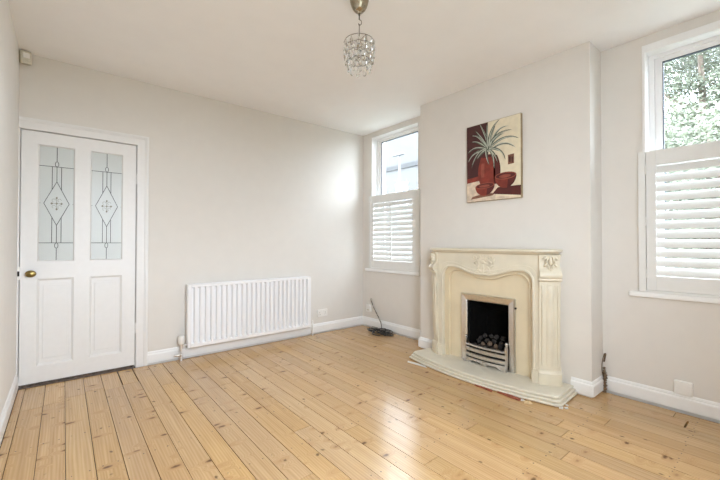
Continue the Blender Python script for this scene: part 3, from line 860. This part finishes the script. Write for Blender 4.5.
MB().prism([(-.18, -.10), (.18, -.10), (.19, .08), (-.19, .08)], lambda u, w_: F(u, w_, HZ+.01), lambda u, w_: F(u, w_, .175)).build('burner_tray', M['coal'], fire)
m = MB(); m.lathe([(.004, 0), (.004, .012), (.008, .013), (.008, .022), (.005, .024)], F(.262, BW, .590), 12, 'X'); m.tube([F(.262, BW+.018, .590), F(.272, BW+.018, .592)], .003, 6)
m.build('control_knob', M['black'], fire, smooth=40)
# fret
fret = thing('fire_fret', F(0, BW+.045, HZ), 'cast steel fret with three bars standing before the coals', 'fire fret')
def bow(u, w0=.136, b=.022): return w0+b*(1-(u/.19)**2)
for za, zb_ in ((.204, .226), (.160, .194), (.111, .146)):
    m = MB(); ring = []
    for i in range(17):
        u = -.187+.374*i/16; w_ = bow(u)
        ring.append([F(u, w_, za), F(u, w_+.010, za+.004), F(u, w_+.012, (za+zb_)/2), F(u, w_+.010, zb_-.004), F(u, w_, zb_)])
    m.loft(ring); m.build('bar', M['fret'], fret, smooth=30)
m = MB()
def foot(u):                                # lower edge of the fret plate with two cut-outs
    a = abs(u)
    if a < .028: return HZ+.002
    if a < .040: return HZ+.018
    if a < .118: return HZ+.024
    if a < .130: return HZ+.014
    return HZ+.002
us = sorted(set([-.190, .190]+[s*q for s in (-1, 1) for q in (.0279, .0281, .0399, .0401, .08, .1179, .1181, .1299, .1301, .16)]+[0]))
rings = []
for u in us:
    w_ = bow(u)+.004; zl = foot(u)
    rings.append([F(u, w_, zl), F(u, w_+.010, zl), F(u, w_+.012, .085), F(u, w_+.008, .104), F(u, w_, .104)])
m.loft(rings)
m.box(*[q for pr in zip(F(-.014, .150, .064), F(.014, .176, .098)) for q in pr], .003)
m.build('fret_plate', M['fret'], fret, smooth=25)
for s in (-1, 1):
    m = MB(); uu = s*.192
    m.loft([[F(uu-.009, w_-.010, z), F(uu+.009, w_-.010, z), F(uu+.009, w_+.008, z), F(uu-.009, w_+.008, z)] for z, w_ in ((HZ+.002, .158), (.075, .156), (.10, .146), (.15, .140), (.20, .142), (.235, .146), (.262, .142))])
    m.lathe([(.008, 0), (.010, .004), (.006, .008), (.010, .013), (.0135, .021), (.011, .030), (.004, .035), (0, .036)], F(uu, .141, .262), 14)
    m.build('upright', M['fret'], fret, smooth=40)
# coals
rng = random.Random(11)
def coal_mesh(seed):
    r_ = random.Random(seed); m = MB(); m.ball((0, 0, 0), .0235, .025, .021, None, 2)
    for v in m.bm.verts: v.co *= r_.uniform(.62, 1.16)
    return m
ci = 0
protos = []
for row, (w_, zb_, n_) in enumerate(((.085, .196, 6), (.038, .220, 6), (-.010, .242, 5), (-.058, .262, 5))):
    for i in range(n_):
        u = -.168+.336*(i+.5)/n_+rng.uniform(-.010, .010); z = zb_+rng.uniform(-.010, .014)
        mt = 'ember' if rng.random() < .12 or (row == 1 and i == 1) else 'coal'
        key = (ci % 4, mt)
        pr = dict(protos).get(key)
        if pr is None:
            o = coal_mesh(ci+5).build('coal', M[mt], origin=(0, 0, 0)); protos.append((key, o))
        else: o = pr.copy(); COL.objects.link(o)
        o.location = F(u, w_, z); o.rotation_euler = (rng.uniform(0, 6), rng.uniform(0, 6), rng.uniform(0, 6))
        tag(o, 'ash-brown imitation coal lump among the black ones in the grate' if mt == 'ember' else 'black imitation coal lump piled behind the steel grate bars', 'coal', 'brown coals in the grate' if mt == 'ember' else 'black coals in the grate')
        ci += 1

# loose bits along the hearth front
def scrap(name, u, w_, lu, lw, h, a, mat, label, cat, group=None, seed=0):
    r_ = random.Random(seed); m = MB()
    pl = [(lu*q+r_.uniform(-.12, .12)*lu, lw*v+r_.uniform(-.15, .15)*lw) for q, v in ((-.5, -.5), (0, -.55), (.5, -.45), (.52, .4), (.1, .5), (-.48, .5))]
    c, s_ = math.cos(a), math.sin(a); base = F(u, w_, .0006)
    f = lambda z: (lambda p, q: base+Vector((-(q*c+p*s_), -(p*c-q*s_), z)))
    m.prism(pl, f(0), f(h)); o = m.build(name, M[mat]); return tag(o, label, cat, group)
scrap('tile_fragment', .17, .452, .15, .020, .010, .05, 'brick', 'longer strip of red tile lying under the hearth lip', 'tile', 'red tile pieces along the hearth', 1)
scrap('tile_fragment', .36, .437, .17, .030, .010, .10, 'brick', 'broader red tile strip nearest the right end of the hearth', 'tile', 'red tile pieces along the hearth', 2)
scrap('wood_scrap', .505, .435, .055, .050, .004, .9, 'scrap', 'small splintered wood scrap on the boards before the hearth', 'scrap', None, 3)
scrap('plaster_splash', -.525, .432, .20, .035, .002, -.12, 'plaster', 'whitish flat plaster smear on the boards by the left hearth curve', 'plaster', None, 4)
for i, (u, w_, q) in enumerate(((.465, .428, .028), (.690, .34, .034), (.715, .32, .022), (.70, .27, .02))):
    scrap('plaster_crumb', u, w_, q, q*.7, .006, i*1.3, 'plaster', 'white plaster crumb lying by the wood scrap' if i == 0 else ('large pale plaster crumb by the right hearth corner', 'small pale plaster crumb farthest right of the hearth corner', 'small pale plaster crumb tucked beside the right hearth step')[i-1], 'plaster', 'plaster crumbs by the hearth', 10+i)

# ------------------------------------------------------------------ picture
px0, px1, pz0, pz1, pd = -1.836, -2.357, 1.500, 2.208, .030
pic = thing('canvas_picture', (-BD, (px0+px1)/2, pz0), 'unframed canvas of a spiky plant in a red pot with bowls', 'picture')
MB().box(-BD-pd, -BD-.001, px1, px0, pz0, pz1, .002).build('stretched_canvas', M['pic_edge'], pic)
pm = ['pic_cream', 'pic_maroon', 'pic_red', 'pic_red_dark', 'pic_pale', 'pic_leaf', 'pic_leaf_pale', 'pic_brown', 'pic_inner']
m = MB(); wd, ht = px0-px1, pz1-pz0
lay = [0]
def P2(a, b_, l): return (-BD-pd-.0006-l*.00012, px0-a*wd, pz0+b_*ht)     # a 0..1 left to right, b 0..1 bottom to top
def patch(mat, pts, l):
    m.mi = pm.index(mat); m.face([P2(a, b_, l) for a, b_ in pts])
patch('pic_cream', [(.005, .005), (.995, .005), (.995, .995), (.005, .995)], 0)
patch('pic_maroon', [(.005, .30), (.43, .28), (.42, .995), (.005, .995)], 1)
patch('pic_red', [(.005, .25), (.30, .27), (.30, .33), (.005, .31)], 2)
patch('pic_pale', [(.005, .005), (.55, .005), (.60, .27), (.30, .275), (.005, .25)], 1)
patch('pic_red_dark', [(.50, .08), (.995, .03), (.995, .15), (.60, .155)], 3)
patch('pic_brown', [(.08, .035), (.50, .06), (.55, .085), (.40, .10), (.12, .07)], 3)
patch('pic_pale', [(.62, .045), (.995, .006), (.70, .006), (.45, .02)], 4)
patch('pic_brown', [(.78, .415), (.885, .42), (.885, .535), (.78, .53)], 3)
patch('pic_maroon', [(.80, .44), (.825, .44), (.825, .51), (.80, .51)], 4); patch('pic_maroon', [(.845, .43), (.865, .43), (.865, .50), (.845, .50)], 4)
# pot
pot = []
for i in range(15):
    t = i/14; hwid = .115+.095*math.sin(PI*(.12+.80*t))**.8
    pot.append((hwid, .20+.36*t))
patch('pic_red', [(.44-h_, z) for h_, z in pot]+[(.44+h_, z) for h_, z in pot[::-1]], 5)
patch('pic_red_dark', [(.44+h_*.55, z) for h_, z in pot]+[(.44+h_, z) for h_, z in pot[::-1]], 6)
patch('pic_inner', [(.44-h_*.75, z) for h_, z in pot[4:12]]+[(.44-h_*.45, z) for h_, z in pot[4:12][::-1]], 6)
patch('pic_red_dark', [(.31, .55), (.57, .55), (.55, .585), (.33, .585)], 6)
# bowls
def bowl(cx, cz, rx, rz, tilt, l):
    pts = [(cx+rx*math.cos(a), cz+rz*math.sin(a)+tilt*math.cos(a)) for a in [PI+PI*i/14 for i in range(15)]]
    patch('pic_red', pts, l)
    patch('pic_red_dark', [(cx+rx*.1*0+rx*math.cos(a), cz+rz*math.sin(a)+tilt*math.cos(a)) for a in [1.55*PI+.45*PI*i/8 for i in range(9)]]+[(cx+.25*rx, cz-.1*rz)], l+1)
    patch('pic_inner', [(cx+rx*math.cos(a), cz+tilt*math.cos(a)+rz*.30*math.sin(a)) for a in [2*PI*i/20 for i in range(20)]], l+2)
    patch('pic_red_dark', [(cx+rx*.9*math.cos(a), cz+tilt*math.cos(a)*.9+rz*.22*math.sin(a)) for a in [2*PI*i/20 for i in range(20)]], l+3)
    patch('pic_inner', [(cx-.05*rx+rx*.55*math.cos(a), cz-.03*rz+rz*.14*math.sin(a)) for a in [2*PI*i/16 for i in range(16)]], l+4)
bowl(.735, .285, .19, .150, .0, 8); bowl(.36, .195, .185, .125, .005, 14)
# leaves of the plant
def pic_ab(x, y):
    a = (x-55)/250; yt = 105-65*a; yb = 445-20*a
    return a, (yb-y)/(yb-yt)
leaves = [((125, 135), (84, 142)), ((112, 160), (80, 172)), ((98, 178), (60, 226)), ((92, 196), (64, 262)), ((108, 205), (80, 290)), ((135, 150), (98, 118)),
          ((150, 130), (122, 90)), ((158, 140), (157, 84)), ((160, 115), (216, 66)), ((188, 100), (254, 98)), ((200, 116), (268, 116)), ((235, 124), (298, 156)),
          ((236, 150), (286, 200)), ((228, 188), (240, 252)), ((196, 214), (206, 266)), ((186, 220), (190, 290)), ((150, 232), (168, 276)), ((130, 215), (108, 250)), ((180, 150), (236, 130)), ((170, 160), (196, 92)), ((140, 170), (112, 140)), ((176, 190), (222, 216))]
for i, (cp, tip) in enumerate(leaves):
    p0 = (152+(i*7) % 22, 198+(i*5) % 16); n_ = 10; left = []; right = []
    for q in range(n_+1):
        t = q/n_
        x = p0[0]*(1-t)**2+2*cp[0]*t*(1-t)+tip[0]*t*t; y = p0[1]*(1-t)**2+2*cp[1]*t*(1-t)+tip[1]*t*t
        dx = 2*(cp[0]-p0[0])*(1-t)+2*(tip[0]-cp[0])*t; dy = 2*(cp[1]-p0[1])*(1-t)+2*(tip[1]-cp[1])*t
        l_ = math.hypot(dx, dy) or 1; wdt = 6.4*(1-t)**.55*(.45+min(1, t*3)*.55)+.15
        left.append(pic_ab(x-dy/l_*wdt, y+dx/l_*wdt)); right.append(pic_ab(x+dy/l_*wdt, y-dx/l_*wdt))
    for q in range(n_):
        patch('pic_leaf' if i % 3 else 'pic_leaf_pale', [left[q], left[q+1], right[q+1], right[q]], 20+i)
        if 0 < q < n_-1:
            mid = lambda k_, f_: (left[k_][0]*(1-f_)+right[k_][0]*f_, left[k_][1]*(1-f_)+right[k_][1]*f_)
            patch('pic_leaf_pale' if i % 3 else 'pic_leaf', [mid(q, .1), mid(q+1, .1), mid(q+1, .5), mid(q, .5)], 44+i)
bmesh.ops.triangulate(m.bm, faces=[f for f in m.bm.faces if len(f.verts) > 4])
po = m.build('painted_design', [M[k_] for k_ in pm], pic, fix=False)

# ------------------------------------------------------------------ pendant light
LX, LY = -1.839, -2.158
lamp = thing('pendant_light', (LX, LY, 2.10), 'small crystal drop pendant hanging from a nickel ceiling cup', 'pendant light')
m = MB(); m.lathe([(.006, 2.488), (.012, 2.492), (.014, 2.499), (.026, 2.503), (.037, 2.515), (.047, 2.533), (.054, 2.556), (.058, 2.580), (.059, 2.599)], (LX, LY, 0), 32)
m.build('ceiling_cup', M['nickel'], lamp, smooth='all')
m = MB(); m.tube([(LX, LY, 2.490), (LX, LY, 2.455)], .0035, 8); m.lathe([(.005, 2.478), (.006, 2.484), (.005, 2.490)], (LX, LY, 0), 10)
hk = [(LX+.011*math.cos(a)+.006, LY-.004*math.sin(a), 2.440+.013*math.sin(a)) for a in [R(120-30*i) for i in range(10)]]
m.tube(hk, .0022, 6); m.ball((LX-.002, LY, 2.424), .005, .005, .005, sub=1)
m.build('hook', M['wire'], lamp, smooth='all')
m = MB(); m.tube([(LX, LY, 2.424), (LX, LY, 2.325)], .0026, 7); m.build('rod', M['wire'], lamp, smooth='all')
tiers = [(2.322, .0866, 13), (2.284, .0850, 13), (2.246, .0770, 12), (2.206, .0635, 10)]
m = MB()
for z, r_, n_ in tiers: m.tube([(LX+r_*math.cos(a*PI/18), LY+r_*math.sin(a*PI/18), z) for a in range(36)], .0019, 6, closed=True)
for a in range(6):
    ca, sa = math.cos(a*PI/3+.3), math.sin(a*PI/3+.3)
    m.tube([(LX+r_*ca, LY+r_*sa, z) for z, r_, n_ in tiers], .0013, 5)
for a in range(3):
    ca, sa = math.cos(a*2*PI/3+.3), math.sin(a*2*PI/3+.3); m.tube([(LX, LY, 2.326), (LX+.0866*ca, LY+.0866*sa, 2.322)], .0015, 5)
cage = m.build('wire_cage', M['wire'], lamp, smooth='all')
m = MB(); m.lathe([(.009, 2.262), (.014, 2.266), (.014, 2.300), (.010, 2.304), (.006, 2.322)], (LX, LY, 0), 14); m.build('lamp_holder', M['nickel'], lamp, smooth=40)
m = MB(); m.lathe([(.003, 2.196), (.012, 2.206), (.0165, 2.224), (.013, 2.246), (.009, 2.264)], (LX, LY, 0), 16); m.build('bulb', M['crystal'], lamp, smooth='all')
dm = None
for z, r_, n_ in tiers:
    for i in range(n_):
        a = 2*PI*i/n_+z*9
        if dm is None:
            m = MB(); m.lathe([(0, -.066), (.006, -.064), (.0115, -.055), (.0125, -.043), (.0085, -.028), (.0035, -.016), (.0015, -.010)], (0, 0, 0), 12)
            for v in m.bm.verts: v.co.y *= .5
            m.lathe([(.001, -.012), (.0045, -.007), (.001, -.002)], (0, 0, 0), 8)
            m.tube([(.002*math.cos(t), 0, .0+.002*math.sin(t)) for t in [q*PI/3 for q in range(6)]], .0006, 4, closed=True)
            dm = m.build('crystal_drop', M['crystal'], lamp, smooth='all', origin=(0, 0, 0))
            for v in dm.data.vertices: v.co += Vector((LX, LY, 2.10))
            o = dm
        else: o = dm.copy(); COL.objects.link(o); o.parent = lamp
        rr = r_+.004
        o.location = (rr*math.cos(a), rr*math.sin(a), z-2.10); o.rotation_euler = (0, 0, a+PI/2)

# ------------------------------------------------------------------ outside
structure(MB().box(-12, 60, -45, 60, -.6, -.5).build('ground', M['ground'], origin=(0, 0, 0)))
# trees beyond the right-hand window
def tree(x, y, h, r_, mat, nleaf, label, seed, base=.9):
    rg = random.Random(seed)
    t = thing('tree', (x, y, -.5), label, 'tree', 'trees outside the right window')
    m = MB(); m.tube([(x, y, -.5), (x+.05, y-.05, h*.3), (x-.05, y+.05, h*.7)], [.16, .12, .05], 8)
    for k_ in range(7):
        a = rg.uniform(0, 2*PI); zz = h*rg.uniform(.25, .6); m.tube([(x, y, zz), (x+r_*.35*math.cos(a), y+r_*.35*math.sin(a), zz+.5), (x+r_*.75*math.cos(a), y+r_*.75*math.sin(a), zz+1.3)], [.06, .04, .015], 5)
    m.build('trunk', M['bark'], t, smooth='all')
    m = MB(); bm = m.bm
    clumps = [(Vector((rg.gauss(0, .5)*r_, rg.gauss(0, .5)*r_, rg.uniform(base, h))), rg.uniform(.35, .8)) for _ in range(90)]
    for i in range(nleaf):
        c, cr = rg.choice(clumps); d = Vector((rg.gauss(0, 1), rg.gauss(0, 1), rg.gauss(0, .8))).normalized()*cr*rg.random()**.4
        p = Vector((x, y, 0))+c+d; s_ = rg.uniform(.022, .048)
        a = Vector((rg.gauss(0, 1), rg.gauss(0, 1), rg.gauss(0, .6))).normalized(); b2 = a.orthogonal().normalized()
        b2 = (b2+a.cross(b2)*rg.uniform(-1.5, 1.5)).normalized()
        bm.faces.new([bm.verts.new(p-a*s_), bm.verts.new(p+b2*s_*.5), bm.verts.new(p+a*s_), bm.verts.new(p-b2*s_*.5)])
    o = m.build('foliage', mat, t, fix=False); return t
tree(9.6, -2.3, 8.6, 1.75, M['leaf_a'], 110000, 'large bushy green tree filling the right window', 21)
tree(4.7, -2.95, 3.1, .85, M['leaf_b'], 16000, 'low pale green bush nearest the right window', 22, .3)
tree(17.0, -.6, 9.5, 2.3, M['leaf_c'], 60000, 'darker green tree farthest away behind the others', 23)
fn = thing('added_fence', (6.9, -3, -.5), 'dark timber fence added outside to darken the right louvre gaps', 'fence')  # added dark backdrop, keeps bright ground and sky out of the louvre gaps
M['fence'] = paint('dark_fence_stain', (.062, .060, .050), .85, .1, 14, .3)
for k in range(6):
    y_ = -9.4+2.2*k
    m = MB()
    for q in range(14): m.box(6.9+.008*(q % 2), 6.925+.008*(q % 2), y_+.05+q*.15, y_+.05+q*.15+.146, -.45, 1.55)
    for z_ in (-.2, .55, 1.3): m.box(6.93, 6.97, y_, y_+2.2, z_, z_+.07)
    m.build('panel', M['fence'], fn)
    MB().box(6.90, 7.0, y_-.05, y_+.05, -.5, 1.65).build('post', M['fence'], fn)
# house and lamp post beyond the far alcove window
hs = thing('house', (16, 13, -.5), 'pale brick house seen through the far alcove window', 'house')
MB().box(14.5, 20, 7.5, 19, -.5, 9.4).build('wall', M['house_brick'], hs)
MB().box(14.42, 14.5, 7.5, 19, 6.15, 6.45).build('band_course', M['render'], hs)
MB().box(14.3, 20.2, 7.3, 19.2, 9.4, 9.6).build('parapet', M['render'], hs)
for yy in (10.2, 13.2, 16.2):
    f_ = MB().box(14.44, 14.52, yy-.55, yy+.55, 3.6, 5.2).build('window', M['upvc'], hs)
    MB().box(14.42, 14.45, yy-.45, yy+.45, 3.7, 5.1).build('pane', M['gasket'], f_)
lp = thing('street_lamp', (9.9, 8.95, -.5), 'pale street lamp post beyond the far alcove window', 'street lamp')
MB().tube([(9.9, 8.95, -.5), (9.9, 8.95, 5.55)], [.08, .05], 10).build('post', M['post'], lp, smooth='all')
MB().box(9.82, 9.98, 8.65, 9.45, 5.55, 5.65, .03).build('lantern', M['post'], lp)

# ------------------------------------------------------------------ daylight, camera, colour
wd_ = bpy.data.worlds.new('overcast_sky'); S.world = wd_; wd_.use_nodes = True
nt = wd_.node_tree; bg = nt.nodes['Background']
tc = nt.nodes.new('ShaderNodeTexCoord'); sep = nt.nodes.new('ShaderNodeSeparateXYZ'); nt.links.new(tc.outputs['Generated'], sep.inputs[0])
rp = nt.nodes.new('ShaderNodeValToRGB'); rp.color_ramp.elements[0].color = (.78, .88, 1.0, 1); rp.color_ramp.elements[1].color = (.82, .91, 1.0, 1)
nt.links.new(sep.outputs[2], rp.inputs['Fac']); nt.links.new(rp.outputs['Color'], bg.inputs['Color'])
bg.inputs['Strength'].default_value = 13.0

# sampling portals in both windows and the added rear opening (they give off no light of their own)
def portal(name, c, sx, sy, rot):
    l = bpy.data.lights.new(name, 'AREA'); l.shape = 'RECTANGLE'; l.size = sx; l.size_y = sy; l.cycles.is_portal = True
    o = bpy.data.objects.new(name, l); COL.objects.link(o); o.location = c; o.rotation_euler = rot
for h_ in (L_, R_): portal('daylight_portal', (WT+.01, (h_[0]+h_[1])/2, (h_[2]+h_[3])/2), h_[3]-h_[2], h_[0]-h_[1], (0, R(90), 0))
portal('daylight_portal', ((FX0+FX1)/2, -D-.16, (FZ0+FZ1)/2), FX1-FX0, FZ1-FZ0, (R(90), 0, 0))
cam = bpy.data.cameras.new('camera'); co = bpy.data.objects.new('camera', cam); COL.objects.link(co); S.camera = co
f, yaw, pitch, roll = 359.72, R(39.471), R(.6727), R(.0468)
cam.sensor_width = 36; cam.lens = f/720*36; cam.clip_start = .02; cam.clip_end = 200
cam.shift_y = -1.456/720
co.location = (-3.1907, -3.8079, 1.1226)
fw = Vector((math.sin(yaw)*math.cos(pitch), math.cos(yaw)*math.cos(pitch), math.sin(pitch))); rt = Vector((math.cos(yaw), -math.sin(yaw), 0)); up = rt.cross(fw)
r2 = rt*math.cos(roll)+up*math.sin(roll); u2 = up*math.cos(roll)-rt*math.sin(roll)
co.rotation_euler = Matrix((r2, u2, -fw)).transposed().to_euler()

S.view_settings.view_transform = 'Standard'; S.view_settings.look = 'None'; S.view_settings.gamma = 1; S.view_settings.use_curve_mapping = False
S.view_settings.exposure = 0.53
S.cycles.use_denoising = True
S.cycles.max_bounces = 14; S.cycles.diffuse_bounces = 10; S.cycles.transparent_max_bounces = 16; S.cycles.transmission_bounces = 10
S.cycles.sample_clamp_indirect = 6
S.cycles.caustics_reflective = False; S.cycles.caustics_refractive = False
